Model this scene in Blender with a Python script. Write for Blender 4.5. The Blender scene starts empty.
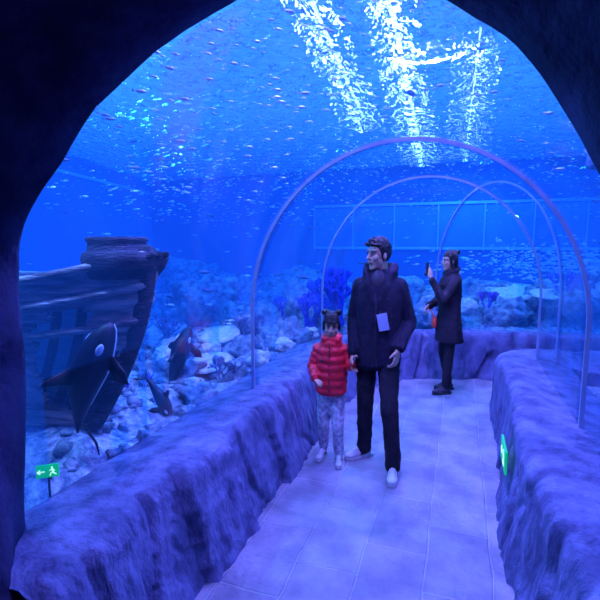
import bpy, bmesh, math, random
from mathutils import Vector, Matrix, noise, Euler
random.seed(7)
S=bpy.context.scene
S.view_settings.view_transform='Standard'
COL=S.collection
R=math.radians
def newmat(name):
    m=bpy.data.materials.new(name); m.use_nodes=True
    nt=m.node_tree; nt.nodes.clear()
    out=nt.nodes.new('ShaderNodeOutputMaterial')
    return m,nt,out
def pmat(name,c1,c2=None,scale=8,rough=.7,metal=0,bump=0,bscale=None,emis=None,estr=0,stretch=(1,1,1),spec=.4,dist=.03):
    m,nt,out=newmat(name)
    b=nt.nodes.new('ShaderNodeBsdfPrincipled')
    b.inputs['Roughness'].default_value=rough; b.inputs['Metallic'].default_value=metal
    b.inputs['Specular IOR Level'].default_value=spec
    nt.links.new(b.outputs[0],out.inputs[0])
    tc=nt.nodes.new('ShaderNodeTexCoord'); mp=nt.nodes.new('ShaderNodeMapping')
    mp.inputs['Scale'].default_value=stretch
    nt.links.new(tc.outputs['Object'],mp.inputs[0])
    n=nt.nodes.new('ShaderNodeTexNoise'); n.inputs['Scale'].default_value=scale; n.inputs['Detail'].default_value=5
    nt.links.new(mp.outputs[0],n.inputs['Vector'])
    cr=nt.nodes.new('ShaderNodeValToRGB')
    cr.color_ramp.elements[0].position=.35; cr.color_ramp.elements[1].position=.65
    c2=c2 or c1
    cr.color_ramp.elements[0].color=(*c1,1); cr.color_ramp.elements[1].color=(*c2,1)
    nt.links.new(n.outputs[0],cr.inputs[0]); nt.links.new(cr.outputs[0],b.inputs['Base Color'])
    if bump:
        n2=nt.nodes.new('ShaderNodeTexNoise'); n2.inputs['Scale'].default_value=bscale or scale*3; n2.inputs['Detail'].default_value=6
        nt.links.new(mp.outputs[0],n2.inputs['Vector'])
        bp=nt.nodes.new('ShaderNodeBump'); bp.inputs['Strength'].default_value=bump; bp.inputs['Distance'].default_value=dist
        nt.links.new(n2.outputs[0],bp.inputs['Height']); nt.links.new(bp.outputs[0],b.inputs['Normal'])
    if emis:
        b.inputs['Emission Color'].default_value=(*emis,1); b.inputs['Emission Strength'].default_value=estr
    return m
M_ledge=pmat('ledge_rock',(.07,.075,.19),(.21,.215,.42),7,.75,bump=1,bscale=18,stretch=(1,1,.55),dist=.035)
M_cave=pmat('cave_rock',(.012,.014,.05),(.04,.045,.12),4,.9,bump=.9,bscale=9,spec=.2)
M_sea=pmat('seabed_gravel',(.08,.16,.3),(.5,.65,.8),14,.9,bump=1,bscale=40)
M_reef=pmat('reef_rock',(.04,.08,.15),(.32,.42,.54),9,.9,bump=1,bscale=18)
M_tank=pmat('tank_wall',(.02,.06,.2),(.05,.12,.3),.6,.8,bump=.3)
M_ceil=pmat('ceiling_glow',(.01,.03,.1),(.03,.08,.2),2,.9,emis=(.07,.34,1),estr=1.7)  # emission is an added glow that brightens the ripples overhead
M_house=pmat('lamp_housing',(.01,.02,.06),(.02,.03,.09),1,.9)
M_wood=pmat('wreck_planks',(.12,.09,.09),(.70,.54,.48),3,.8,bump=1,bscale=8,stretch=(1,1,9))
M_woodd=pmat('dark_timber',(.010,.012,.022),(.04,.036,.055),6,.85,bump=.8,stretch=(1,1,4))
M_frame=pmat('frame_metal',(.35,.42,.6),(.4,.46,.65),10,.3,metal=.3)
M_black=pmat('orca_black',(.004,.005,.012),(.008,.01,.02),4,.5)
M_white=pmat('orca_white',(.65,.68,.75),(.7,.74,.8),4,.5)
M_coralb=pmat('blue_coral',(.02,.03,.5),(.05,.06,.8),20,.7,bump=.5)
M_coralv=pmat('violet_coral',(.14,.04,.5),(.3,.1,.8),20,.7,bump=.5)
M_coralp=pmat('pale_coral',(.45,.5,.55),(.8,.78,.8),15,.8,bump=.7)
M_corald=pmat('dark_coral',(.08,.1,.25),(.2,.22,.4),15,.8,bump=.7)
M_fish=pmat('silver_fish',(.3,.55,.72),(.6,.82,.92),6,.38,metal=.25)
M_fishd=pmat('dark_fish',(.03,.08,.2),(.1,.2,.4),6,.4)
M_skin=pmat('skin',(.50,.30,.22),(.56,.34,.25),12,.55)
M_hair=pmat('hair',(.008,.008,.012),(.02,.02,.025),40,.5,bump=.5,bscale=90,stretch=(1,1,.25))
M_jacket=pmat('jacket_fleece',(.006,.007,.018),(.014,.016,.034),22,.95,bump=.6,bscale=60,spec=.15,dist=.012)
M_shirt=pmat('shirt',(.02,.02,.03),(.035,.035,.05),12,.9)
M_trous=pmat('trousers',(.006,.007,.014),(.014,.014,.024),10,.85,bump=.3,spec=.2)
M_shoe=pmat('shoe_white',(.62,.62,.65),(.72,.72,.75),20,.6)
M_shoed=pmat('shoe_dark',(.02,.02,.04),None,20,.6)
M_red=pmat('puffer_red',(.75,.012,.03),(.85,.02,.05),9,.42,bump=.4,bscale=30)
M_legg=pmat('leggings',(.26,.26,.36),(.72,.72,.8),34,.8)
M_coat=pmat('coat_black',(.006,.006,.012),(.014,.014,.024),14,.85,bump=.3,spec=.2)
M_bag=pmat('bag_red',(.85,.06,.03),(.9,.08,.05),9,.5)
M_eye=pmat('eye_dark',(.01,.008,.008),None,5,.2)
M_eyew=pmat('eye_white',(.6,.6,.6),None,5,.3)
M_lip=pmat('lips',(.42,.13,.12),None,5,.5)
M_patch=pmat('patch_pale',(.4,.45,.65),(.5,.55,.72),30,.6)
M_phone=pmat('phone_body',(.02,.02,.03),None,5,.2)
M_screen=pmat('phone_screen',(.1,.1,.12),None,5,.2,emis=(.5,.7,1),estr=1.5)
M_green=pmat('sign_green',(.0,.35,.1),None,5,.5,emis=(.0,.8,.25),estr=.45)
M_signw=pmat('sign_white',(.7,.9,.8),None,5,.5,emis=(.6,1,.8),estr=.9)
M_lamp=pmat('lamp_glow',(1,1,1),None,5,.5,emis=(.62,.72,1),estr=34)
def floor_mat():
    m,nt,out=newmat('paving')
    b=nt.nodes.new('ShaderNodeBsdfPrincipled'); nt.links.new(b.outputs[0],out.inputs[0])
    b.inputs['Roughness'].default_value=.5
    tc=nt.nodes.new('ShaderNodeTexCoord'); mp=nt.nodes.new('ShaderNodeMapping')
    mp.inputs['Rotation'].default_value=(0,0,R(90)); mp.inputs['Location'].default_value=(.2,.11,0)
    nt.links.new(tc.outputs['Object'],mp.inputs[0])
    wn=nt.nodes.new('ShaderNodeTexNoise'); wn.inputs['Scale'].default_value=3
    nt.links.new(mp.outputs[0],wn.inputs['Vector'])
    mx=nt.nodes.new('ShaderNodeMixRGB'); mx.blend_type='LINEAR_LIGHT'; mx.inputs[0].default_value=.02
    nt.links.new(mp.outputs[0],mx.inputs[1]); nt.links.new(wn.outputs['Color'],mx.inputs[2])
    br=nt.nodes.new('ShaderNodeTexBrick')
    br.inputs['Scale'].default_value=1; br.inputs['Brick Width'].default_value=.55; br.inputs['Row Height'].default_value=.33
    br.inputs['Mortar Size'].default_value=.007; br.inputs['Mortar Smooth'].default_value=.5
    br.inputs['Color1'].default_value=(.43,.40,.48,1); br.inputs['Color2'].default_value=(.34,.32,.41,1); br.inputs['Mortar'].default_value=(.58,.56,.62,1)
    nt.links.new(mx.outputs[0],br.inputs['Vector'])
    n=nt.nodes.new('ShaderNodeTexNoise'); n.inputs['Scale'].default_value=4; n.inputs['Detail'].default_value=9
    nt.links.new(mp.outputs[0],n.inputs['Vector'])
    cr=nt.nodes.new('ShaderNodeValToRGB'); cr.color_ramp.elements[0].color=(.55,.55,.6,1); cr.color_ramp.elements[0].position=.36;cr.color_ramp.elements[1].position=.62
    nt.links.new(n.outputs[0],cr.inputs[0])
    mul=nt.nodes.new('ShaderNodeMixRGB'); mul.blend_type='MULTIPLY'; mul.inputs[0].default_value=1
    nt.links.new(br.outputs['Color'],mul.inputs[1]); nt.links.new(cr.outputs[0],mul.inputs[2]); nt.links.new(mul.outputs[0],b.inputs['Base Color'])
    bp=nt.nodes.new('ShaderNodeBump'); bp.inputs['Strength'].default_value=.9; bp.inputs['Distance'].default_value=.014
    n3=nt.nodes.new('ShaderNodeTexNoise'); n3.inputs['Scale'].default_value=22; n3.inputs['Detail'].default_value=6
    nt.links.new(mp.outputs[0],n3.inputs['Vector'])
    ad=nt.nodes.new('ShaderNodeMath'); ad.operation='SUBTRACT'
    nt.links.new(n3.outputs[0],ad.inputs[0]); nt.links.new(br.outputs['Fac'],ad.inputs[1])
    nt.links.new(ad.outputs[0],bp.inputs['Height']); nt.links.new(bp.outputs[0],b.inputs['Normal'])
    return m
M_floor=floor_mat()
def acrylic(name='acrylic',k=.22,tint=(.95,.97,1,1)):
    m,nt,out=newmat(name)
    t=nt.nodes.new('ShaderNodeBsdfTransparent'); t.inputs[0].default_value=tint
    g=nt.nodes.new('ShaderNodeBsdfGlossy'); g.inputs['Roughness'].default_value=.08
    f=nt.nodes.new('ShaderNodeFresnel'); f.inputs[0].default_value=1.2
    ml=nt.nodes.new('ShaderNodeMath'); ml.operation='MULTIPLY'; ml.inputs[1].default_value=k
    mn=nt.nodes.new('ShaderNodeMixShader')
    nt.links.new(f.outputs[0],ml.inputs[0]); nt.links.new(ml.outputs[0],mn.inputs[0])
    nt.links.new(t.outputs[0],mn.inputs[1]); nt.links.new(g.outputs[0],mn.inputs[2]); nt.links.new(mn.outputs[0],out.inputs[0])
    return m
M_glass=acrylic()
M_rim=acrylic('acrylic_rim',.4,(.86,.92,1,1))
def surf_mat():
    m,nt,out=newmat('water_surface')
    tc=nt.nodes.new('ShaderNodeTexCoord'); mp=nt.nodes.new('ShaderNodeMapping'); mp.inputs['Scale'].default_value=(1,.7,1)
    nt.links.new(tc.outputs['Object'],mp.inputs[0])
    n=nt.nodes.new('ShaderNodeTexNoise'); n.inputs['Scale'].default_value=9; n.inputs['Detail'].default_value=3; n.inputs['Distortion'].default_value=.8
    nt.links.new(mp.outputs[0],n.inputs['Vector'])
    bp=nt.nodes.new('ShaderNodeBump'); bp.inputs['Strength'].default_value=1; bp.inputs['Distance'].default_value=.32
    nt.links.new(n.outputs[0],bp.inputs['Height'])
    r=nt.nodes.new('ShaderNodeBsdfRefraction'); r.inputs['IOR'].default_value=1.33; r.inputs['Roughness'].default_value=0
    g=nt.nodes.new('ShaderNodeBsdfGlossy'); g.inputs['Roughness'].default_value=.02
    t=nt.nodes.new('ShaderNodeBsdfTransparent')
    nt.links.new(bp.outputs[0],r.inputs['Normal']); nt.links.new(bp.outputs[0],g.inputs['Normal'])
    fr=nt.nodes.new('ShaderNodeFresnel'); fr.inputs[0].default_value=1.7; nt.links.new(bp.outputs[0],fr.inputs['Normal'])
    a=nt.nodes.new('ShaderNodeMixShader'); nt.links.new(fr.outputs[0],a.inputs[0])
    nt.links.new(r.outputs[0],a.inputs[1]); nt.links.new(g.outputs[0],a.inputs[2])
    b=nt.nodes.new('ShaderNodeMixShader'); b.inputs[0].default_value=.07
    nt.links.new(a.outputs[0],b.inputs[1]); nt.links.new(t.outputs[0],b.inputs[2]); nt.links.new(b.outputs[0],out.inputs[0])
    return m
M_surf=surf_mat()
def water_mat():
    m,nt,out=newmat('water')
    ab=nt.nodes.new('ShaderNodeVolumeAbsorption'); em=nt.nodes.new('ShaderNodeEmission'); ad=nt.nodes.new('ShaderNodeAddShader')
    ab.inputs['Color'].default_value=(.0,.5,.68,1); ab.inputs['Density'].default_value=.32
    em.inputs[0].default_value=(.010,.11,1,1); em.inputs[1].default_value=.155  # emission stands in for blue light scattered by the water
    nt.links.new(ab.outputs[0],ad.inputs[0]); nt.links.new(em.outputs[0],ad.inputs[1]); nt.links.new(ad.outputs[0],out.inputs['Volume'])
    return m
M_water=water_mat()
def mkobj(name,me,mat=None,parent=None,smooth=True):
    o=bpy.data.objects.new(name,me); COL.objects.link(o)
    if mat: me.materials.append(mat)
    if smooth:
        for p in me.polygons: p.use_smooth=True
    if parent: o.parent=parent
    return o
def empty(name,loc=(0,0,0),rz=0,sc=(1,1,1)):
    e=bpy.data.objects.new(name,None); COL.objects.link(e); e.location=loc; e.rotation_euler=(0,0,rz); e.empty_display_size=.1; e.scale=sc
    return e
def pyobj(name,vs,fs,mat,parent=None,smooth=True):
    me=bpy.data.meshes.new(name); me.from_pydata([tuple(v) for v in vs],[],fs); me.update()
    return mkobj(name,me,mat,parent,smooth)
def bmobj(bm,name,mat,parent=None,voxel=None,sm=4,disp=0,dscale=.1,smooth=True,mats=None):
    bmesh.ops.recalc_face_normals(bm,faces=bm.faces[:])
    me=bpy.data.meshes.new(name); bm.to_mesh(me); bm.free()
    o=mkobj(name,me,mat,parent,smooth)
    if voxel:
        r=o.modifiers.new('r','REMESH'); r.mode='VOXEL'; r.voxel_size=voxel; r.use_smooth_shade=True
        if sm:
            s=o.modifiers.new('s','SMOOTH'); s.factor=.5; s.iterations=sm
        if disp:
            t=bpy.data.textures.new(name+'_t','CLOUDS'); t.noise_scale=dscale
            d=o.modifiers.new('d','DISPLACE'); d.texture=t; d.strength=disp; d.mid_level=.5
    return o
def box(bm,c,s,rot=None):
    M=Matrix.Translation(c)@(rot.to_4x4() if rot else Matrix.Identity(4))@Matrix.Diagonal((*s,1))
    bmesh.ops.create_cube(bm,size=1,matrix=M)
def ell(bm,c,r,rot=None,seg=20):
    M=Matrix.Translation(c)@(rot.to_4x4() if rot else Matrix.Identity(4))@Matrix.Diagonal((*r,1))
    bmesh.ops.create_uvsphere(bm,u_segments=seg,v_segments=seg//2+2,radius=1,matrix=M)
def seg(bm,p0,p1,r0,r1,n=12):
    p0=Vector(p0);p1=Vector(p1);ax=(p1-p0)
    if ax.length<1e-6: return
    a=ax.normalized(); t=a.orthogonal().normalized(); b=a.cross(t)
    rings=[]
    for k in (-60,-30,0): rings.append((p0+a*r0*math.sin(R(k)),r0*math.cos(R(k))))
    for k in (0,30,60): rings.append((p1+a*r1*math.sin(R(k)),r1*math.cos(R(k))))
    vr=[]
    for c,r in rings: vr.append([bm.verts.new(c+(t*math.cos(2*math.pi*i/n)+b*math.sin(2*math.pi*i/n))*r) for i in range(n)])
    for i in range(len(vr)-1):
        for j in range(n): bm.faces.new((vr[i][j],vr[i][(j+1)%n],vr[i+1][(j+1)%n],vr[i+1][j]))
    q0=bm.verts.new(p0-a*r0); q1=bm.verts.new(p1+a*r1)
    for j in range(n):
        bm.faces.new((q0,vr[0][(j+1)%n],vr[0][j])); bm.faces.new((q1,vr[-1][j],vr[-1][(j+1)%n]))
def chain(bm,pts,rs,n=12):
    for i in range(len(pts)-1): seg(bm,pts[i],pts[i+1],rs[i],rs[i+1],n)
def loft(bm,rings,n=28,pw=1.0):
    vr=[]
    for (cx,cy,z,rx,ry) in rings:
        row=[]
        for i in range(n):
            a=2*math.pi*i/n; c=math.cos(a); s=math.sin(a)
            c=math.copysign(abs(c)**pw,c); s=math.copysign(abs(s)**pw,s)
            row.append(bm.verts.new((cx+rx*c,cy+ry*s,z)))
        vr.append(row)
    for i in range(len(vr)-1):
        for j in range(n): bm.faces.new((vr[i][j],vr[i][(j+1)%n],vr[i+1][(j+1)%n],vr[i+1][j]))
    bm.faces.new(vr[0][::-1]); bm.faces.new(vr[-1])
def interp(rings,step=.02):
    out=[]
    for a,b in zip(rings[:-1],rings[1:]):
        k=max(1,int(abs(b[2]-a[2])/step))
        for i in range(k):
            t=i/k; out.append(tuple(a[j]*(1-t)+b[j]*t for j in range(5)))
    out.append(rings[-1]); return out
KEY=[((-1.5,1.2),(.75,1.2)),((-1.5,4.4),(.75,4.4)),((-1.48,4.9),(.75,4.85)),((-1.34,5.35),(.78,4.9)),((-1.0,5.78),(.82,4.94)),
     ((-.6,6.03),(.88,4.97)),((0,6.25),(1.0,5.0)),((.7,6.4),(1.25,5.03)),((1.5,6.5),(1.8,5.05)),((3,6.55),(3,5.05)),((5.4,6.6),(5.4,5.05))]
def frames(step=.06,ext=False):
    K=list(KEY)
    if ext: K[-1]=((6.6,6.6),(6.6,5.05))
    out=[]
    for (a,b),(c,d) in zip(K[:-1],K[1:]):
        a,b,c,d=map(Vector,(a,b,c,d))
        k=max(1,int(max((c-a).length,(d-b).length)/step))
        for i in range(k): out.append((a.lerp(c,i/k),b.lerp(d,i/k)))
    out.append((Vector(K[-1][0]),Vector(K[-1][1]))); return out
def prof(L,Rr,zb=.5,n=40):
    c=(L+Rr)/2; w=(Rr-L).length/2; d=(Rr-L).normalized(); P=[]
    for z in (zb,(zb+1.2)/2): p=c-d*w; P.append(Vector((p.x,p.y,z)))
    for i in range(n+1):
        a=math.pi*(1-i/n); p=c+d*w*math.cos(a); P.append(Vector((p.x,p.y,1.2+1.2*math.sin(a))))
    for z in ((zb+1.2)/2,zb): p=c+d*w; P.append(Vector((p.x,p.y,z)))
    return P
def loftgrid(rows,closed=False):
    vs=[];fs=[];m=len(rows[0])
    for r in rows: vs+=r
    for i in range(len(rows)-1):
        for j in range(m if closed else m-1):
            j2=(j+1)%m
            fs.append((i*m+j,i*m+j2,(i+1)*m+j2,(i+1)*m+j))
    return vs,fs
FR=frames(.1)
vs,fs=loftgrid([prof(l,r) for l,r in FR]); pyobj('acrylic_tunnel',vs,fs,M_glass)
FC=[((Vector((-1.5,-.5))),Vector((.75,-.5)))]+frames(.3,ext=True)
rows=[prof(l,r,-.15,24) for l,r in FC]
vs,fs=loftgrid(rows,True); m=len(rows[0]); nr=len(rows)
fs.append(tuple(range(m))[::-1]); fs.append(tuple((nr-1)*m+j for j in range(m)))
cut=pyobj('cutter',vs,fs,None,smooth=False)
bm=bmesh.new(); bm.from_mesh(cut.data); bmesh.ops.recalc_face_normals(bm,faces=bm.faces[:]); bm.to_mesh(cut.data); bm.free()
bm=bmesh.new(); box(bm,(-2.15,6.25,1.5),(15.2,10.0,3.5)); 
wat=bmobj(bm,'tank_water',M_water,smooth=False)
md=wat.modifiers.new('b','BOOLEAN'); md.operation='DIFFERENCE'; md.object=cut; md.solver='EXACT'
dg=bpy.context.evaluated_depsgraph_get(); me=bpy.data.meshes.new_from_object(wat.evaluated_get(dg))
wat.modifiers.clear(); wat.data=me
bpy.data.objects.remove(cut)
def archframe(L,Rr,name,w=.016,t=.010,rim=.07):
    L=Vector(L);Rr=Vector(Rr); e=empty(name)
    P=prof(L,Rr,.5,48); c=Vector((*((L+Rr)/2),1.2)); d=(Rr-L).normalized(); f=Vector((-d.y,d.x,0))
    def band(nm,off,w,t,mat):
        rows=[]
        for p in P:
            q=Vector((c.x,c.y,min(p.z,1.2))) ; o=(p-q).normalized(); g=p+f*off
            rows.append([g-f*w/2-o*t*1.6,g+f*w/2-o*t*1.6,g+f*w/2+o*t*.4,g-f*w/2+o*t*.4])
        vs,fs=loftgrid(rows,True); fs.append((3,2,1,0)); k=len(vs); fs.append((k-4,k-3,k-2,k-1))
        pyobj(nm,vs,fs,mat,e,smooth=False)
    band('edge_strip',0,w,t,M_frame); band('clear_rim',rim/2+w,rim,t*.6,M_rim)
archframe((-1.5,3.1),(.75,3.1),'arch_frame',.022,.012,.09); archframe((-1.48,4.9),(.75,4.85),'arch_frame.001',.020,.010,.07); archframe((-.3,6.14),(.94,4.98),'arch_frame.002',.016,.010,.04)
def resample(P,step):
    out=[]
    for a,b in zip(P[:-1],P[1:]):
        a=Vector(a);b=Vector(b);k=max(1,int((b-a).length/step))
        for i in range(k): out.append(a.lerp(b,i/k))
    out.append(Vector(P[-1])); return out
def ledge(name,P,side,seed):
    P=resample(P,.018); F=frames(.022); 
    F=[(Vector((-1.5,.95+.025*i)),Vector((.75,.95+.025*i))) for i in range(10)]+F
    rows=[]; s=0; prev=None
    F=[f for f in F if f[0].x<3.0]
    for l,r in F:
        base=l if side<0 else r
        d=(r-l).normalized()*(-side)
        if prev is not None: s+=(base-prev).length
        prev=base.copy(); row=[]
        for q in P:
            p=Vector((base.x+d.x*q.x,base.y+d.y*q.x,q.y))
            o=Vector((p.x,p.y,p.z*.7+seed))
            vis=1 if q.x>.02 else .3
            cr=noise.noise(Vector((s*1.6+seed*2,seed,p.z*.35+.25*noise.noise(o*3))))
            st=math.floor(s*2.2+.5*noise.noise(Vector((s*.8,seed,p.z*.6))))
            step_=noise.cell(Vector((st*1.0+seed,0,0)))
            dd=.035*noise.noise(o*1.5)+.022*noise.noise(o*4.5)+.010*noise.noise(o*11)+.005*noise.noise(o*26)+.035*(step_-.5)
            dd-=.055*math.exp(-(cr/.018)**2)
            cr2=noise.noise(Vector((s*3.9+seed*3,seed,p.z*.8)))
            dd-=.02*math.exp(-(cr2/.035)**2)
            face=max(0,min(1,(q.x-.12)/.12))
            up=1-face
            row.append(p+Vector((d.x,d.y,0))*dd*face*vis+Vector((0,0,1))*dd*(.18*up+.1)*vis)
        rows.append(row)
    vs,fs=loftgrid(rows); pyobj(name,vs,fs,M_ledge)
ledge('rock_ledge',[(-.3,-.1),(-.3,.52),(-.02,.585),(.12,.60),(.22,.60),(.26,.58),(.285,.54),(.30,.47),(.35,.25),(.41,0),(.42,-.1)],-1,3.1)
ledge('rock_ledge.001',[(-.3,-.1),(-.3,.52),(-.02,.58),(.15,.61),(.32,.612),(.36,.595),(.382,.55),(.40,.35),(.42,.18),(.45,0),(.45,-.1)],1,9.4)
rows=[]
for l,r in [(Vector((-1.5,-2)),Vector((.75,-2)))]+frames(.2):
    rows.append([Vector((*l.lerp(r,t),0)) for t in (.05,.5,.95)])
rows[0][0].x=-2.6; rows[0][2].x=1.9; rows.insert(1,[Vector((-2.6,.95,0)),Vector((-.3,.95,0)),Vector((1.9,.95,0))])
vs,fs=loftgrid(rows); pyobj('floor',vs,fs,M_floor,smooth=False)
PP=[(-1.62,-.1),(-1.61,.3),(-1.60,.6),(-1.57,.9),(-1.55,1.2),(-1.54,1.45),(-1.51,1.69),(-1.42,1.84),(-1.28,1.98),(-1.12,2.15),(-.83,2.32),(-.59,2.40),(-.35,2.42),(-.11,2.32),(.07,2.19),(.17,2.07),(.26,1.92),(.38,1.7),(.5,1.5),(.62,1.2),(.72,.9),(.8,.5),(.85,-.1)]
def smoothpoly(P,k=3):
    P=[Vector(p) for p in P]; out=[]
    for i in range(len(P)-1):
        p0=P[max(i-1,0)];p1=P[i];p2=P[i+1];p3=P[min(i+2,len(P)-1)]
        for j in range(k):
            t=j/k; out.append(.5*((2*p1)+(p2-p0)*t+(2*p0-5*p1+4*p2-p3)*t*t+(3*p1-p0-3*p2+p3)*t**3))
    out.append(P[-1]); return out
SP=smoothpoly(PP,5); cc=Vector((-.4,1.0)); rows=[]
sec=[(1.30,3.2),(1.29,2.0),(1.28,1.4),(1.27,1.15),(1.25,1.04),(1.2,1.0),(1.12,1.01),(1.03,1.04),(.94,1.08),(.85,1.13),(.75,1.18),(.62,1.25),(.5,1.32),(.35,1.4),(.2,1.47),(0,1.55),(-.4,1.65),(-1,1.7),(-1.6,1.65),(-1.9,1.3),(-1.95,.6),(-1.96,.05)]
for v,sc in sec:
    row=[]
    for p in SP:
        q=cc+(p-cc)*sc
        if p.y<.2: q.y=p.y if sc<2 else -.1
        w=Vector((q.x,v,q.y)); a=.07 if .97<sc<2 and v>-1.8 else .0
        dd=a*(noise.noise(w*2.1)*.7+noise.noise(w*5)*.5+noise.noise(w*12)*.22)
        if abs(v-1.2)<.06: dd*=.3
        elif v>.9: dd*=.6
        # thick rock foot where the jamb meets the left ledge
        foot=.40*math.exp(-((v-.9)/.17)**2)*max(0,min(1,(1.25-p.y)/.7)) if (p.x<-1 and v<1.15) else 0
        o=(q-cc).normalized()
        row.append(Vector((q.x+o.x*dd+foot,v,q.y+o.y*dd)))
    rows.append(row)
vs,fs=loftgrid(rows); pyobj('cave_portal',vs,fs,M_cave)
def slab(name,c,s,mat,rz=0):
    bm=bmesh.new(); box(bm,(0,0,0),s); o=bmobj(bm,name,mat,smooth=False); o.location=c; o.rotation_euler=(0,0,rz); return o
slab('wall_back',(-2,11.4,2.3),(17,.2,5.4),M_tank)
slab('wall_right',(5.6,9.1,2.3),(.2,4.8,5.4),M_tank)
ang=math.atan2(.24,.97)
slab('wall_left',(-7.5,6.0,2.3),(.2,12,5.4),M_tank,ang)
slab('wall_front',(-5.4,1.32,2.3),(4.2,.1,5.4),M_tank); slab('wall_front.001',(4.2,1.32,2.3),(3.6,.1,5.4),M_tank)
slab('wall_side',(5.6,3.2,2.3),(.2,3.8,5.4),M_tank)
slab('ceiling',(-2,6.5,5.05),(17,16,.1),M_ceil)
M_trim=pmat('trim_pale',(.5,.65,.8),None,5,.4)
slab('trim_waterline',(-7.30,6.0,3.14),(.06,11.6,.06),M_trim,ang)
pe=empty('window_panels',(0,11.25,0))
bm=bmesh.new()
for z in (1.6,2.65): box(bm,(.5,0,z),(8.2,.08,.06))
for i in range(9): box(bm,(-3.6+i*1.02,0,2.1),(.03,.07,1.1))
bmobj(bm,'mullions',M_trim,pe,smooth=False)
bm=bmesh.new(); box(bm,(.5,.04,2.1),(8.2,.02,1.0)); bmobj(bm,'panes',pmat('pane_blue',(.08,.22,.5),(.12,.32,.65),1,.3),pe,smooth=False)
def inside(u,v,m=.25):
    if v<4.6: return -1.5-m<u<.75+m
    if u<.75: 
        for l,r in FR:
            dd=r-l; t=max(0,min(1,((Vector((u,v))-l).dot(dd))/dd.length_squared)); q=l+dd*t
            if (Vector((u,v))-q).length<m: return True
        return False
    return 5.05-m<v<6.62+m
def sbh(u,v):
    w=Vector((u,v,0))
    h=.34+.16*noise.noise(w*.7)+.10*noise.noise(w*2.1)+.05*noise.noise(w*6)+.02*noise.noise(w*17)
    return h+.05*max(0,-1.6-u)+max(0,v-6.6)*.06+max(0,u-1)*.05
vs=[];fs=[];NU,NV=200,150
for j in range(NV):
    for i in range(NU):
        u=-9.6+15.1*i/(NU-1); v=1.38+9.9*j/(NV-1)
        h=sbh(u,v)
        if inside(u,v): h=-.14
        vs.append((u,v,h))
for j in range(NV-1):
    for i in range(NU-1):
        a=j*NU+i; fs.append((a,a+1,a+NU+1,a+NU))
pyobj('seabed',vs,fs,M_sea)
def rock(bm,c,r,seed,rough=.35,sub=4):
    g=bmesh.ops.create_icosphere(bm,subdivisions=sub,radius=1)
    for v in g['verts']:
        n=v.co.normalized(); k=1+rough*noise.noise(n*1.4+Vector((seed,0,0)))+rough*.6*noise.noise(n*3.3+Vector((0,seed,0)))+rough*.35*noise.noise(n*8+Vector((0,seed,0)))
        v.co=Vector((n.x*r[0]*k,n.y*r[1]*k,n.z*r[2]*k))+Vector(c)
bm=bmesh.new()
RK=[((-2.6,3.75,.4),(.35,.3,.16)),((-3.3,4.4,.45),(.5,.4,.25)),((-2.3,4.6,.4),(.3,.3,.2)),((-2.05,5.3,.45),(.32,.35,.26)),((-2.8,5.6,.5),(.5,.4,.35)),
((-1.75,6.1,.45),(.35,.3,.3)),((-2.4,6.6,.55),(.5,.4,.42)),((-1.2,6.7,.45),(.4,.3,.26)),((-.4,7.2,.5),(.45,.35,.28)),((-3.9,6.2,.6),(.7,.5,.45)),((-4.5,4.2,.5),(.6,.5,.4)),
((.7,7.7,.5),(.5,.4,.35)),((1.6,8.2,.6),(.7,.5,.45)),((2.8,8.2,.7),(.8,.6,.6)),((.2,8.8,.6),(.7,.5,.4)),((-1.4,8.6,.6),(.8,.5,.45)),((-2.9,8.5,.6),(.9,.6,.5)),((3.6,9.6,.9),(1,.7,.9)),((-5.4,8.2,.7),(1,.7,.6)),
((-2.05,3.3,.36),(.2,.22,.12)),((-2.15,3.95,.38),(.22,.2,.17))]
for i,(c,r) in enumerate(RK): rock(bm,c,r,i*3.7,.6)
for i in range(420):
    u=random.uniform(-4.8,-1.88); v=random.uniform(1.7,7.5); r=random.uniform(.02,.07)
    if v>5 and u>-2.2: u-=.6
    rock(bm,(u,v,sbh(u,v)+r*.2),(r,r*random.uniform(.7,1),r*random.uniform(.5,.8)),i*1.1,.7,2)
bmobj(bm,'reef_rocks',M_reef)
bm=bmesh.new()
for i,(c,r) in enumerate([((2.2,3.9,2.0),(.75,.8,.55)),((1.75,3.0,1.75),(.4,.6,.35)),((2.6,3.2,1.0),(.7,.9,.9)),((1.7,4.6,2.5),(.55,.4,.3)),((1.6,2.2,.5),(.4,.5,.4)),((3.2,4.1,1.4),(.8,.55,1.3)),((1.55,3.7,.5),(.35,.4,.3))]): rock(bm,c,r,50+i*2.3,.6)
bmobj(bm,'rock_outcrop',M_reef)
def branch(bm,p,d,l,r,dep):
    q=p+d*l; seg(bm,p,q,r,r*.75,7)
    if dep==0: return
    for k in range(random.choice((2,3))):
        nd=(d+Vector((random.uniform(-.8,.8),random.uniform(-.8,.8),random.uniform(-.1,.6)))).normalized()
        branch(bm,q,nd,l*random.uniform(.7,.9),r*.75,dep-1)
def bcoral(c,h,mat,dep=4,name='branch_coral',th=.05):
    bm=bmesh.new()
    for k in range(4): branch(bm,Vector((random.uniform(-.05,.05),random.uniform(-.05,.05),0)),Vector((random.uniform(-.6,.6),random.uniform(-.6,.6),1)).normalized(),h*.3,h*th,dep)
    o=bmobj(bm,name,mat); o.location=c
bcoral((-1.55,6.0,.62),.72,M_coralb,4,th=.09)
bcoral((-1.9,5.75,.6),.45,M_coralb,4,th=.08)
bcoral((-2.5,5.0,.5),.3,M_corald); bcoral((-3.1,4.2,.6),.3,M_corald); bcoral((1.5,7.8,.9),.4,M_coralv); bcoral((-2.0,4.5,.5),.25,M_coralp,3); bcoral((1.35,3.0,.5),.22,M_coralp,3);bcoral((1.4,2.4,.5),.2,M_coralp,3)
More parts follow.
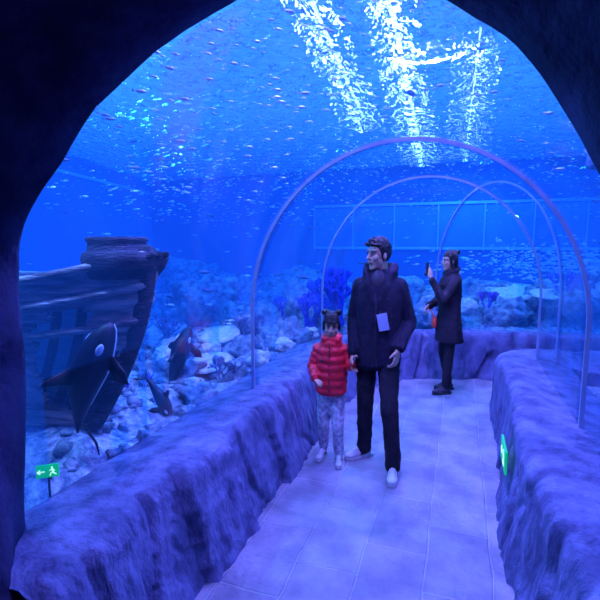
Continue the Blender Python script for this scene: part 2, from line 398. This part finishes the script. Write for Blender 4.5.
bcoral((-2.0,3.6,.45),.22,M_corald,4); bcoral((-2.3,5.7,.7),.3,M_coralb,4); bcoral((.4,7.4,.75),.25,M_coralv,4); bcoral((2.0,8.0,1.0),.3,M_corald,4)
for i in range(16):
    u=U0=random.uniform(-3.4,-1.95); v=random.uniform(2.9,6.6)
    bcoral((u,v,sbh(u,v)+.02),random.uniform(.1,.2),random.choice((M_coralp,M_corald,M_coralb,M_coralv)),3)
def table(c,r,name='table_coral'):
    bm=bmesh.new(); n=30
    rings=[(.12,0),(.08,.15),(.1,.28),(.6,.36),(1,.42),(1.02,.45),(.6,.42),(.0001,.40)]
    vr=[]
    for k,(rr,z) in enumerate(rings):
        vr.append([bm.verts.new((math.cos(a)*rr*r*(1+.12*noise.noise(Vector((math.cos(a)*2,math.sin(a)*2,c[0])))),math.sin(a)*rr*r*(1+.12*noise.noise(Vector((math.cos(a)*2,math.sin(a)*2,c[0])))),z*r*.8)) for a in [2*math.pi*i/n for i in range(n)]])
    for i in range(len(vr)-1):
        for j in range(n): bm.faces.new((vr[i][j],vr[i][(j+1)%n],vr[i+1][(j+1)%n],vr[i+1][j]))
    o=bmobj(bm,name,M_coralp); o.location=c; o.rotation_euler=(.25,0,0)
table((.85,8.3,.78),.42); table((1.3,7.9,.85),.25); table((-2.35,3.9,.45),.22); table((-2.7,4.7,.55),.25)
bm=bmesh.new()
for i,(c,r) in enumerate([((-2.25,3.45,.44),.08),((-2.0,4.25,.5),.12),((-2.6,4.3,.52),.14),((-1.95,4.9,.5),.12),((-2.9,3.9,.55),.12),((-1.8,5.5,.55),.1),((.1,7.3,.75),.16),((2.1,7.9,1.0),.2),((1.3,3.4,.55),.1),((1.3,2.7,.52),.09)]): rock(bm,c,(r,r,r*.75),i*1.3,.4)
bmobj(bm,'brain_corals',M_coralp)
# ---- shipwreck
ship=empty('shipwreck',(-1.84,2.36,0))
def hullpt(s,h,sg):
    x=-.85*(1-h)**1.7-s*2.4; y=sg*.60*(s**.55)*(.35+.65*h); z=.05+h*(1.50+.10*math.exp(-s*4)-.10*min(1,s*3)); return Vector((x,y,z))
for sg,nm in ((-1,'hull_near'),(1,'hull_far')):
    rows=[]
    for i in range(70):
        s=(i/69)**1.5
        rows.append([hullpt(s,j/44,sg)+Vector((0,sg*(.026*(1-(j%4)/3.0)+.008*noise.noise(Vector((s*6,j//4,0)))),0)) for j in range(45)])
    vs,fs=loftgrid(rows)
    keep=[]
    for f in fs:
        c=sum((Vector(vs[k]) for k in f),Vector())/4
        d=((c.x+.50)/.30)**2+((c.z-.85)/.42)**2
        if sg<0 and d+.8*noise.noise(Vector((c.x*4,0,c.z*9)))<1: continue
        keep.append(f)
    o=pyobj(nm,vs,keep,M_wood,ship,smooth=False)
    so=o.modifiers.new('s','SOLIDIFY'); so.thickness=.03
bm=bmesh.new()
pts=[hullpt(0,j/18,1) for j in range(19)]
chain(bm,[p+Vector((-.02,0,0)) for p in pts],[.06]*19,10); chain(bm,[p+Vector((-.09,-.03,0)) for p in pts],[.045]*19,10)
for s in (.05,.1,.16,.23,.32):
    chain(bm,[hullpt(s,j/10,-1)*1+Vector((0,.05,0)) for j in range(11)],[.03]*11,8)
bmobj(bm,'stem_and_ribs',M_woodd,ship)
bm=bmesh.new()
loft(bm,[(-.22,0,1.50,.20,.20),(-.20,0,1.56,.23,.22),(-.19,0,1.62,.25,.23),(-.19,0,1.66,.24,.22),(-.23,0,1.67,.18,.18),(-.25,0,1.72,.16,.16),(-.25,0,1.74,.18,.17),(-.25,0,1.76,.17,.16)],30,.7)
for k in (-.1,0,.1): seg(bm,(-.02,k,1.60),(.07,k*.7,1.65),.022,.02,8)
bmobj(bm,'forecastle',M_woodd,ship)
bm=bmesh.new()
for sg in (-1,1):
    for h in (1.0,.88,.74): chain(bm,[hullpt((i/30)**1.5,h,sg)+Vector((0,sg*.02,0)) for i in range(31)],[.026]*31,6)
bmobj(bm,'wales',M_wood,ship)
rows=[[hullpt((i/30)**1.5,.9,-1),hullpt((i/30)**1.5,.9,1)] for i in range(31)]
v_,f_=loftgrid(rows); pyobj('deck',v_,f_,M_wood,ship,smooth=False)
def orca(loc,L,rot):
    e=empty('orca',loc); e.rotation_euler=rot
    bm=bmesh.new(); prof_=[(0,.02),(.04,.06),(.12,.1),(.25,.135),(.4,.145),(.55,.12),(.7,.085),(.85,.045),(.95,.02),(1,.012)]
    n=20; vr=[]
    for t,r in prof_:
        bend=.25*(t-.4)**2
        vr.append([bm.verts.new(((.5-t)*L,math.cos(a)*r*L*.9,(math.sin(a)*r-bend)*L)) for a in [2*math.pi*i/n for i in range(n)]])
    for i in range(len(vr)-1):
        for j in range(n): 
            f=bm.faces.new((vr[i][j],vr[i][(j+1)%n],vr[i+1][(j+1)%n],vr[i+1][j]))
            a=2*math.pi*(j+.5)/n
            if math.sin(a)<-.6 and i<6: f.material_index=1
    bm.faces.new(vr[0]); bm.faces.new(vr[-1])
    def fin(P,th):
        P=[Vector(p)*L for p in P]; nrm=(P[1]-P[0]).cross(P[2]-P[0]).normalized()*th*L
        a=[bm.verts.new(p+nrm) for p in P]; b=[bm.verts.new(p-nrm) for p in P]
        bm.faces.new(a); bm.faces.new(b[::-1])
        for i in range(len(P)): bm.faces.new((a[i],b[i],b[(i+1)%len(P)],a[(i+1)%len(P)]))
    fin([(.14,0,.12),(.0,0,.30),(-.05,0,.32),(-.04,0,.2),(-.04,0,.11)],.008)
    for s in (1,-1):
        fin([(.28,s*.1,-.06),(.2,s*.24,-.14),(.12,s*.28,-.17),(.1,s*.2,-.13),(.16,s*.1,-.08)],.008)
        fin([(-.44,0,-.14),(-.52,s*.14,-.2),(-.6,s*.2,-.22),(-.56,s*.08,-.22),(-.54,0,-.2)],.008)
    o=bmobj(bm,'body',M_black,e); o.data.materials.append(M_white)
    bm=bmesh.new()
    for s in (1,-1): ell(bm,(.3*L,s*.088*L,.035*L),(.06*L,.024*L,.03*L))
    bmobj(bm,'eye_patches',M_white,e)
    return e
orca((-2.03,1.98,.93),.75,(R(60),R(-66),R(10)))
orca((-2.50,3.55,.62),.66,(R(40),R(-68),R(60)))
orca((-2.22,2.9,.50),.40,(R(20),R(60),R(10)))
def fishgeo(vs,fs,p,h,L,hh=.15,ww=.07):
    h=h.normalized(); s=h.cross(Vector((0,0,1)))
    if s.length<.1: s=Vector((1,0,0))
    s.normalize(); u=s.cross(h)
    b=len(vs)
    vs.append(p+h*L*.5)
    for k,(x,a) in enumerate(((.2,.9),(-.1,.8))):
        for c,d in ((0,1),(1,0),(0,-1),(-1,0)): vs.append(p+h*L*x+u*d*L*hh*a+s*c*L*ww*a)
    vs.append(p-h*L*.35); vs.append(p-h*L*.52+u*L*.15); vs.append(p-h*L*.52-u*L*.15)
    for i in range(4):
        j=(i+1)%4
        fs.append((b,b+1+i,b+1+j)); fs.append((b+1+i,b+5+i,b+5+j,b+1+j)); fs.append((b+5+i,b+9,b+5+j))
    fs.append((b+9,b+10,b+11))
def intunnel(p,m=.12):
    if p.y<4.9: 
        du=p.x+.375
        if abs(du)<1.125+m and (p.z<1.2 or (du/(1.125+m))**2+((p.z-1.2)/(1.2+m))**2<1): return True
    return (p.z<2.55 and inside(p.x,p.y,.15) and p.y>=4.4)
def school(name,n,gen,Lr,mat,flow):
    vs=[];fs=[];k=0;tr=0
    while k<n and tr<n*6:
        tr+=1; p=gen()
        if intunnel(p) or not(1.5<p.y<10.9) or p.x>5.2: continue
        if p.x< -5.9-.247*p.y+.4: continue
        w=p*.5
        d=flow(p)+Vector((noise.noise(w),noise.noise(w+Vector((9,0,0))),.35*noise.noise(w+Vector((0,9,0)))))*1.3
        fishgeo(vs,fs,p,d,random.uniform(*Lr)); k+=1
    return pyobj(name,vs,fs,mat,smooth=False)
U=random.uniform
school('sardine_school',3600,lambda:Vector((U(-5.5,2.6),1.6+8*random.random()**1.3,3.22-1.15*random.random()**1.5)),(.035,.07),M_fish,lambda p:Vector((.9,.35,0)))
school('sardine_school.001',500,lambda:Vector((U(-2.2,2.8),U(2,6.8),U(2.5,3.15))),(.02,.045),M_fish,lambda p:Vector((.6,-.6,0)))
school('sardine_school.002',1000,lambda:Vector((random.gauss(2.0,1.1),random.gauss(8.4,.8),random.gauss(1.40,.17))),(.08,.13),M_fish,lambda p:Vector((1,0,0)))
school('reef_fish',70,lambda:Vector((U(-6,-1.8),U(2.6,8),U(.8,2.6))),(.05,.12),M_fish,lambda p:Vector((.8,.2,0)))
school('reef_fish.001',40,lambda:Vector((U(-6,3),U(2.5,8),U(.8,2.9))),(.1,.2),M_fishd,lambda p:Vector((.8,.2,0)))
pyobj('water_surface',[(-9.7,1.38,3.3),(5.5,1.38,3.3),(5.5,11.28,3.3),(-9.7,11.28,3.3)],[(3,2,1,0)],M_surf,smooth=False)
def strip(name,a,b,w=.10):
    a=Vector(a);b=Vector(b);d=(b-a).normalized();s=Vector((d.y,-d.x,0)); n=int((b-a).length/.5)
    e=empty(name,(0,0,0)); bm=bmesh.new(); bh=bmesh.new()
    for i in range(n):
        c=a+d*(.25+i*.5); rot=Matrix(((s.x,d.x,0),(s.y,d.y,0),(0,0,1)))
        box(bm,c,(w,.34,.02),rot); box(bh,c+Vector((0,0,.04)),(w+.06,.40,.05),rot)
    bmobj(bm,'tubes',M_lamp,e,smooth=False); bmobj(bh,'housing',M_house,e,smooth=False)
strip('ceiling_lamp',(-1.08,2.5,3.58),(-1.5,7.4,3.58),.026); strip('ceiling_lamp.001',(-.58,3.3,3.58),(-.88,10.5,3.58),.04); strip('ceiling_lamp.002',(.08,4.4,3.58),(.0,10,3.58),.014)
def sign(name,loc,rot,w,h,flip=1):
    e=empty(name,loc); e.rotation_euler=rot
    bm=bmesh.new(); box(bm,(0,.006,0),(w,.012,h)); bmobj(bm,'panel',M_green,e,smooth=False)
    bm=bmesh.new(); k=h*.9; y=-.002
    def bar(a,b,t):
        a=Vector((a[0],0,a[1]))*k; b=Vector((b[0],0,b[1]))*k; d=b-a
        box(bm,(a+b)/2+Vector((0,y,0)),(d.length,.003,t*k),Matrix.Rotation(-math.atan2(d.z,d.x),3,'Y'))
    ox=.35
    ell(bm,((ox+.02)*k,y,.33*k),(.08*k,.003,.08*k),seg=12)
    bar((ox+.02,.22),(ox+.1,-.08),.13); bar((ox+.08,-.08),(ox-.1,-.2),.08); bar((ox-.1,-.2),(ox-.16,-.4),.08)
    bar((ox+.08,-.08),(ox+.2,-.25),.08); bar((ox+.2,-.25),(ox+.34,-.3),.08); bar((ox,.18),(ox-.18,.05),.06); bar((ox+.05,.18),(ox+.22,.02),.06)
    bar((-.75,0),(-.2,0),.1); bar((-.75,0),(-.55,.18),.1); bar((-.75,0),(-.55,-.18),.1)
    bmobj(bm,'running_figure_and_arrow',M_signw,e,smooth=False)
    return e
sign('exit_sign',(.30,2.95,.41),(R(0),0,R(-90)),.28,.14)
s2=sign('exit_sign_reflection',(-2.05,1.70,.50),(0,0,R(38)),.11,.07)  # stands in for an exit sign's reflection in the acrylic
bm=bmesh.new(); seg(bm,(0,.02,-.4),(0,.02,0),.006,.006,8); bmobj(bm,'added_post',M_woodd,s2)  # added post that carries the reflected sign
# ---- people
def hand(par,name,wrist,d,n,s,size=1,curl=25,mat=M_skin,tcurl=20):
    w=Vector(wrist); d=Vector(d).normalized(); n=(Vector(n)-Vector(n).dot(d)*d).normalized(); s=Vector(s); s=(s-s.dot(d)*d-s.dot(n)*n).normalized()
    bm=bmesh.new(); k=size
    for o in (-.028,-.01,.01,.028): seg(bm,w+s*o*.7*k,w+d*.08*k+s*o*k,.014*k,.0125*k,10)
    seg(bm,w-d*.03*k,w+d*.01*k,.024*k,.024*k,10)
    for o,l in ((.031,.07),(.011,.078),(-.010,.073),(-.030,.058)):
        p=w+d*.082*k+s*o*k; a=R(curl*.6); 
        for t,(f,r0,r1) in enumerate(((.45,.0095,.0088),(.3,.0088,.008),(.25,.008,.0068))):
            q=p+(d*math.cos(a)+n*math.sin(a))*l*f*k; seg(bm,p,q,r0*k,r1*k,8); p=q; a+=R(curl)
    p=w+d*.02*k+s*.028*k; a=(d*.65+s*.75+n*.25).normalized(); q=p+a*.035*k; seg(bm,p,q,.013*k,.011*k,8)
    a2=(a+d*.5+n*math.sin(R(tcurl))).normalized(); r=q+a2*.03*k; seg(bm,q,r,.0105*k,.0085*k,8)
    return bmobj(bm,name,mat,par,voxel=.0035,sm=2)
def head(par,pos,k,rz,rx=0,hair='short',ry=0):
    M=Matrix.Translation(pos)@Matrix.Rotation(rz,4,'Z')@Matrix.Rotation(rx,4,'X')@Matrix.Rotation(ry,4,'Y')@Matrix.Scale(k,4)
    def fin(bm,n,m,vox=None,sm=3):
        bmesh.ops.transform(bm,matrix=M,verts=bm.verts[:]); return bmobj(bm,n,m,par,voxel=vox,sm=sm)
    bm=bmesh.new()
    ell(bm,(0,.012,.022),(.073,.092,.092)); ell(bm,(0,-.028,-.045),(.056,.058,.068)); ell(bm,(0,-.062,-.098),(.026,.022,.02))
    ell(bm,(0,-.035,-.082),(.046,.045,.035))
    for s in (1,-1):
        ell(bm,(s*.036,-.056,-.028),(.026,.024,.024)); ell(bm,(s*.074,.006,-.016),(.010,.018,.03),Euler((0,0,s*.4)).to_matrix())
        ell(bm,(s*.03,-.07,.026),(.026,.016,.01))
    seg(bm,(0,-.082,.008),(0,-.103,-.026),.008,.0125,10); ell(bm,(.010,-.094,-.032),(.008,.01,.007)); ell(bm,(-.010,-.094,-.032),(.008,.01,.007))
    ell(bm,(0,-.082,-.058),(.022,.012,.012))
    seg(bm,(0,.02,-.05),(0,.03,-.17),.052,.056,16)
    fin(bm,'head_and_neck',M_skin,.0055*k+.0005,2)
    bm=bmesh.new()
    for s in (1,-1): ell(bm,(s*.030,-.0750,.004),(.0135,.009,.0055),seg=12)
    fin(bm,'eye_whites',M_eyew)
    bm=bmesh.new()
    for s in (1,-1): ell(bm,(s*.030,-.0820,.004),(.0065,.004,.0062),seg=10); ell(bm,(s*.030,-.0815,.0100),(.016,.005,.0022),seg=10)
    fin(bm,'irises_and_lids',M_eye)
    bm=bmesh.new()
    for s in (1,-1): seg(bm,(s*.014,-.088,.024),(s*.045,-.078,.028),.0034,.0028,8)
    fin(bm,'eyebrows',M_hair)
    bm=bmesh.new(); ell(bm,(0,-.091,-.054),(.021,.006,.0042)); ell(bm,(0,-.090,-.0625),(.018,.006,.005)); fin(bm,'lips',M_lip)
    bm=bmesh.new()
    bmesh.ops.create_uvsphere(bm,u_segments=64,v_segments=44,radius=1)
    for v in bm.verts:
        c=v.co.copy(); rr=1+.03*noise.noise(c*7)+.03*noise.noise(c*16)
        q=Vector((c.x*.081*rr,.012+c.y*.101*rr,.026+c.z*.103*rr))
        f=-q.y
        if f>.055: line=.066
        elif f>.02: line=.066-(.055-f)/.035*.075
        elif f>-.03: line=-.009-(.02-f)/.05*.055
        else: line=-.075
        if hair=='tied' or hair=='buns': line-=.004
        if q.z<line:
            t=min(1,(line-q.z)/.012); k2=1-.16*t
            q=Vector((q.x*k2,.012+(q.y-.012)*k2,q.z if q.z>-.05 else -.05))
        v.co=q
    if hair=='short':
        for i in range(60):
            a=U(-1.1,1.1); b=U(-.085,.07)
            yy=b; zz=.026+.1*math.sqrt(max(0,1-(b/.1)**2))*math.cos(a)
            p0=Vector((math.sin(a)*.068,yy,zz-.004)); seg(bm,p0,p0+Vector((U(-.01,.01),-.018,.006)),.009,.004,6)
    if hair=='buns':
        for s in (1,-1): ell(bm,(s*.066,.02,.112),(.032,.03,.03)); seg(bm,(s*.074,-.012,.03),(s*.078,0,-.04),.014,.01)
        for i in range(-3,4): seg(bm,(i*.014,-.055,.10),(i*.017,-.088,.045),.016,.008,8)
    if hair=='tied':
        ell(bm,(0,.105,.09),(.036,.036,.034)); ell(bm,(0,.06,-.03),(.068,.05,.09)); ell(bm,(0,.075,-.11),(.062,.04,.07))
        for s in (1,-1): seg(bm,(s*.07,-.03,.045),(s*.066,.02,-.13),.017,.02)
    fin(bm,'hair',M_hair,.0042,1)
def shoe(par,ank,dr,k=1,m1=M_shoe,m2=M_shoe,det=True):
    a=Vector(ank); d=Vector((dr[0],dr[1],0)).normalized(); an=math.atan2(d.y,d.x)
    Rm=Matrix.Rotation(an,3,'Z'); c=Vector((a.x,a.y,0))
    f=lambda x,y,z:c+Rm@Vector((x*k,y*k,z*k))
    bm=bmesh.new()
    ell(bm,f(-.02,0,.05),(.055*k,.037*k,.04*k),Rm); ell(bm,f(.06,0,.045),(.09*k,.038*k,.032*k),Rm); ell(bm,f(.13,0,.036),(.055*k,.041*k,.024*k),Rm)
    seg(bm,f(0,0,.05),f(-.005,0,.10),.038*k,.04*k); seg(bm,f(.01,0,.085),f(.09,0,.06),.03*k,.026*k)
    bmobj(bm,'shoe_upper',m1,par,voxel=.006,sm=2)
    bm=bmesh.new()
    for x,ry in ((-.035,.036),(.02,.036),(.08,.042),(.13,.040)):
        M=Matrix.Translation(f(x,0,.013))@Rm.to_4x4()@Matrix.Diagonal((.055*k,ry*k,.013*k,1)); bmesh.ops.create_cone(bm,cap_ends=True,segments=20,radius1=1,radius2=1,depth=2,matrix=M)
    bmobj(bm,'shoe_sole',m2,par,voxel=.005,sm=2)
    if det:
        bm=bmesh.new()
        for i in range(4): seg(bm,f(.04+i*.018,-.022,.092-i*.009),f(.04+i*.018,.022,.092-i*.009),.0035*k,.0035*k,6)
        for s in (1,-1): box(bm,f(.035,s*.037,.05),(.035*k,.006*k,.022*k),Rm)
        bmobj(bm,'shoe_laces_and_marks',M_shoed,par)
man=empty('man',(-.57,3.39,0),0,(.94,.95,1.0))
bm=bmesh.new()
ell(bm,(0,.0,.92),(.155,.115,.13))
chain(bm,[(-.085,0,.88),(-.095,-.02,.50),(-.11,.06,.13)],[.095,.07,.06],16)
chain(bm,[(.085,-.01,.88),(.13,-.18,.51),(.17,-.19,.13)],[.095,.07,.06],16)
seg(bm,(-.11,.06,.15),(-.112,.05,.09),.062,.064); seg(bm,(.17,-.19,.15),(.17,-.20,.09),.062,.064)
bmobj(bm,'trousers',M_trous,man,voxel=.012,sm=3,disp=.022,dscale=.07)
shoe(man,(-.112,.055),(-.75,-.66)); shoe(man,(.17,-.195),(.1,-1))
bm=bmesh.new()
loft(bm,interp([(0,0,.77,.168,.13),(0,0,.80,.182,.142),(0,0,.88,.186,.148),(0,0,1.0,.182,.143),(0,0,1.15,.178,.138),(0,.0,1.3,.184,.136),(0,.01,1.39,.18,.126),(0,.015,1.45,.155,.112),(0,.02,1.50,.105,.09),(0,.02,1.53,.07,.07)]),36,.9)
chain(bm,[(-.155,.01,1.40),(-.208,.03,1.14),(-.185,-.085,.90)],[.068,.062,.050],16)
chain(bm,[(.155,.01,1.40),(.232,.05,1.13),(.185,-.12,.97)],[.068,.066,.052],16)
ell(bm,(0,.115,1.475),(.135,.075,.085)); ell(bm,(0,.13,1.40),(.10,.06,.08))
for s in (1,-1):
    chain(bm,[(s*.04,.12,1.53),(s*.098,.06,1.535),(s*.098,-.03,1.49),(s*.075,-.105,1.41),(s*.03,-.135,1.30)],[.040,.044,.036,.026,.018],12)
    chain(bm,[(s*.03,-.130,1.30),(s*.022,-.145,1.15),(s*.018,-.150,.95),(s*.018,-.142,.80)],[.016,.013,.012,.012],10)
bmobj(bm,'jacket',M_jacket,man,voxel=.010,sm=3,disp=.014,dscale=.09)
bm=bmesh.new(); ell(bm,(0,-.045,1.44),(.062,.075,.085)); bmobj(bm,'shirt',M_shirt,man)
bm=bmesh.new(); seg(bm,(0,-.140,1.30),(.0,-.154,.82),.004,.004,8); bmobj(bm,'zip',M_shoed,man)
bm=bmesh.new(); box(bm,(.06,-.158,1.15),(.08,.010,.125),Euler((0,R(-12),R(12))).to_matrix())
bmobj(bm,'jacket_emblem_patch',M_patch,man,smooth=False)
head(man,(-.012,-.005,1.640),1.03,R(-42),R(2),'short')
hand(man,'hand_right',(-.185,-.095,.88),(-.10,-.12,-1),(1,0,0),(0,-1,0),1,38)
hand(man,'hand_left',(.177,-.138,.945),(-.15,-.25,-1),(-1,.3,0),(-.3,-1,0),1,30)
kid=empty('child',(-.925,3.33,0),R(8),(.93,.96,1.04))
bm=bmesh.new()
ell(bm,(0,0,.52),(.105,.085,.09))
chain(bm,[(-.055,0,.50),(-.062,-.015,.28),(-.065,.03,.08)],[.068,.052,.042],14); chain(bm,[(.055,0,.50),(.068,-.07,.28),(.08,-.06,.08)],[.068,.052,.042],14)
bmobj(bm,'leggings',M_legg,kid,voxel=.009,sm=3,disp=.012,dscale=.05)
shoe(kid,(-.065,.025),(-.3,-1),.72); shoe(kid,(.08,-.065),(.1,-1),.72)
bm=bmesh.new(); rings=interp([(0,0,.52,.113,.094),(0,0,.55,.13,.112),(0,0,.68,.132,.115),(0,0,.8,.128,.11),(0,0,.87,.115,.10),(0,.0,.92,.085,.085),(0,0,.95,.068,.07)],.006)
rings=[(a,b,z,rx+.009*abs(math.sin(math.pi*(z-.52)/.062)),ry+.009*abs(math.sin(math.pi*(z-.52)/.062))) for a,b,z,rx,ry in rings]
loft(bm,rings,36)
def puffarm(P,rs):
    P=[Vector(p) for p in P]
    for a,b,r0,r1 in zip(P[:-1],P[1:],rs[:-1],rs[1:]):
        n=max(2,int((b-a).length/.042)); dirv=(b-a).normalized(); q=dirv.to_track_quat('Z','Y').to_matrix()
        for i in range(n+1):
            t=i/n; r=r0*(1-t)+r1*t; ell(bm,a.lerp(b,t),(r,r,.030),q,16)
        seg(bm,a,b,r0*.88,r1*.88,14)
puffarm([(-.11,0,.86),(-.155,-.01,.73),(-.115,-.11,.665)],[.055,.051,.044])
puffarm([(.11,0,.86),(.165,-.02,.755),(.17,-.07,.77)],[.055,.051,.044])
chain(bm,[(.05,-.05,.945),(.06,.02,.955),(0,.07,.96),(-.06,.02,.955),(-.05,-.05,.945),(.05,-.05,.945)],[.03]*6)
bmobj(bm,'puffer_jacket',M_red,kid,voxel=.006,sm=1)
bm=bmesh.new(); seg(bm,(0,-.108,.93),(0,-.125,.56),.004,.004,8); ell(bm,(-.06,-.125,.80),(.014,.008,.01)); bmobj(bm,'zip_and_trim',M_shoed,kid)
head(kid,(0,-.01,1.045),.86,R(6),R(6),'buns')
hand(kid,'hand_left',(.180,-.082,.78),(.25,-.1,1),(1,0,.1),(0,-1,0),.6,45)
hand(kid,'hand_right',(-.105,-.135,.655),(.45,-.6,-.1),(0,0,-1),(.7,.5,0),.6,40)
wom=empty('woman',(-.10,5.36,0),R(-66),(.92,.92,1.0))
bm=bmesh.new()
ell(bm,(0,0,.84),(.15,.12,.12))
chain(bm,[(-.075,0,.82),(-.08,-.02,.46),(-.085,.06,.10)],[.085,.062,.05],14); chain(bm,[(.075,0,.82),(.085,-.02,.46),(.09,-.04,.10)],[.085,.062,.05],14)
bmobj(bm,'trousers',M_trous,wom,voxel=.012,sm=2,disp=.012,dscale=.06)
shoe(wom,(-.085,.055),(-.1,-1),.95,M_shoed,M_shoed,False); shoe(wom,(.09,-.045),(.1,-1),.95,M_shoed,M_shoed,False)
bm=bmesh.new()
loft(bm,interp([(0,.01,.60,.20,.155),(0,.01,.62,.205,.16),(0,.0,.8,.185,.145),(0,0,.98,.16,.12),(0,0,1.15,.17,.13),(0,.0,1.26,.175,.125),(0,.01,1.32,.16,.115),(0,.015,1.37,.105,.09),(0,.015,1.42,.07,.075)]),32,.9)
chain(bm,[(.15,.01,1.29),(.185,-.16,1.10),(.085,-.265,1.31)],[.064,.056,.042],14)
chain(bm,[(-.15,.01,1.29),(-.18,-.08,1.05),(-.10,-.22,1.0)],[.064,.056,.042],14)
chain(bm,[(.05,-.06,1.38),(.075,.03,1.41),(0,.085,1.43),(-.075,.03,1.41),(-.05,-.06,1.38)],[.028,.03,.035,.03,.028])
bmobj(bm,'coat',M_coat,wom,voxel=.011,sm=3,disp=.02,dscale=.07)
head(wom,(0,-.02,1.525),.96,R(6),R(3),'tied')
hand(wom,'hand_left',(.078,-.275,1.33),(-.35,-.15,1),(-.6,-.6,0),(0,.2,1),.9,35)
hand(wom,'hand_right',(-.09,-.235,1.0),(.3,-.6,-.5),(.6,0,-.6),(0,-.6,.7),.9,50)
ph=bmesh.new(); box(ph,(.035,-.315,1.43),(.075,.009,.15),Euler((R(-8),0,R(5))).to_matrix()); bmobj(ph,'phone',M_phone,wom,smooth=False)
ph=bmesh.new(); box(ph,(.035,-.309,1.43),(.066,.004,.136),Euler((R(-8),0,R(5))).to_matrix()); bmobj(ph,'phone_display',M_screen,wom,smooth=False)
bm=bmesh.new(); loft(bm,[(-.02,-.18,.76,.04,.02),(-.02,-.18,.78,.048,.025),(-.02,-.18,.87,.042,.02),(-.02,-.18,.885,.03,.012)],20,.6)
chain(bm,[(-.055,-.18,.87),(-.07,-.21,.95),(-.06,-.26,.98),(.0,-.22,.95),(.018,-.18,.87)],[.005]*5,8)
bmobj(bm,'handbag',M_bag,wom)
def spot(loc,tgt,e,col,ang=110,rad=.03,bl=.8,name='spot'):
    l=bpy.data.lights.new(name,'SPOT'); l.energy=e; l.color=col; l.spot_size=R(ang); l.spot_blend=bl; l.shadow_soft_size=rad
    o=bpy.data.objects.new('fill_spot',l); COL.objects.link(o); o.location=loc  # added fill light for tunnel, people and floor, no visible fixture
    o.rotation_euler=(Vector(tgt)-Vector(loc)).to_track_quat('-Z','Y').to_euler()
def point(loc,e,col,rad=.03):
    l=bpy.data.lights.new('p','POINT'); l.energy=e; l.color=col; l.shadow_soft_size=rad
    o=bpy.data.objects.new('fill_point',l); COL.objects.link(o); o.location=loc  # added fill light inside the tank, no visible fixture
LIL=(.28,.18,1); BL=(.06,.34,1)
for v in (2.2,3.6,5.2): spot((-.4,v,4.4),(-.4,v,0),5800,LIL,100)
spot((.6,1.5,4.2),(-.6,3.4,0.8),3200,LIL,70)
for p in ((-3,3.6,3.1),(-4,6,3.1),(-2,8,3.1),(2,8,3.1),(2.6,4,3.15),(0,10,3.1),(-6,9,3.1)): point(p,190,BL)
point((-2.5,1.75,2.9),230,(.2,.36,1))  # extra fill added to brighten the wreck
w=bpy.data.worlds.new('w'); S.world=w; w.use_nodes=True; w.node_tree.nodes['Background'].inputs[0].default_value=(.01,.02,.12,1); w.node_tree.nodes['Background'].inputs[1].default_value=.3
cd=bpy.data.cameras.new('cam'); cd.sensor_width=36; cd.lens=27; cd.clip_start=.02
cam=bpy.data.objects.new('camera',cd); COL.objects.link(cam); cam.location=(0,0,1.72); cam.rotation_euler=(R(90-7.2),0,R(19.6)); S.camera=cam
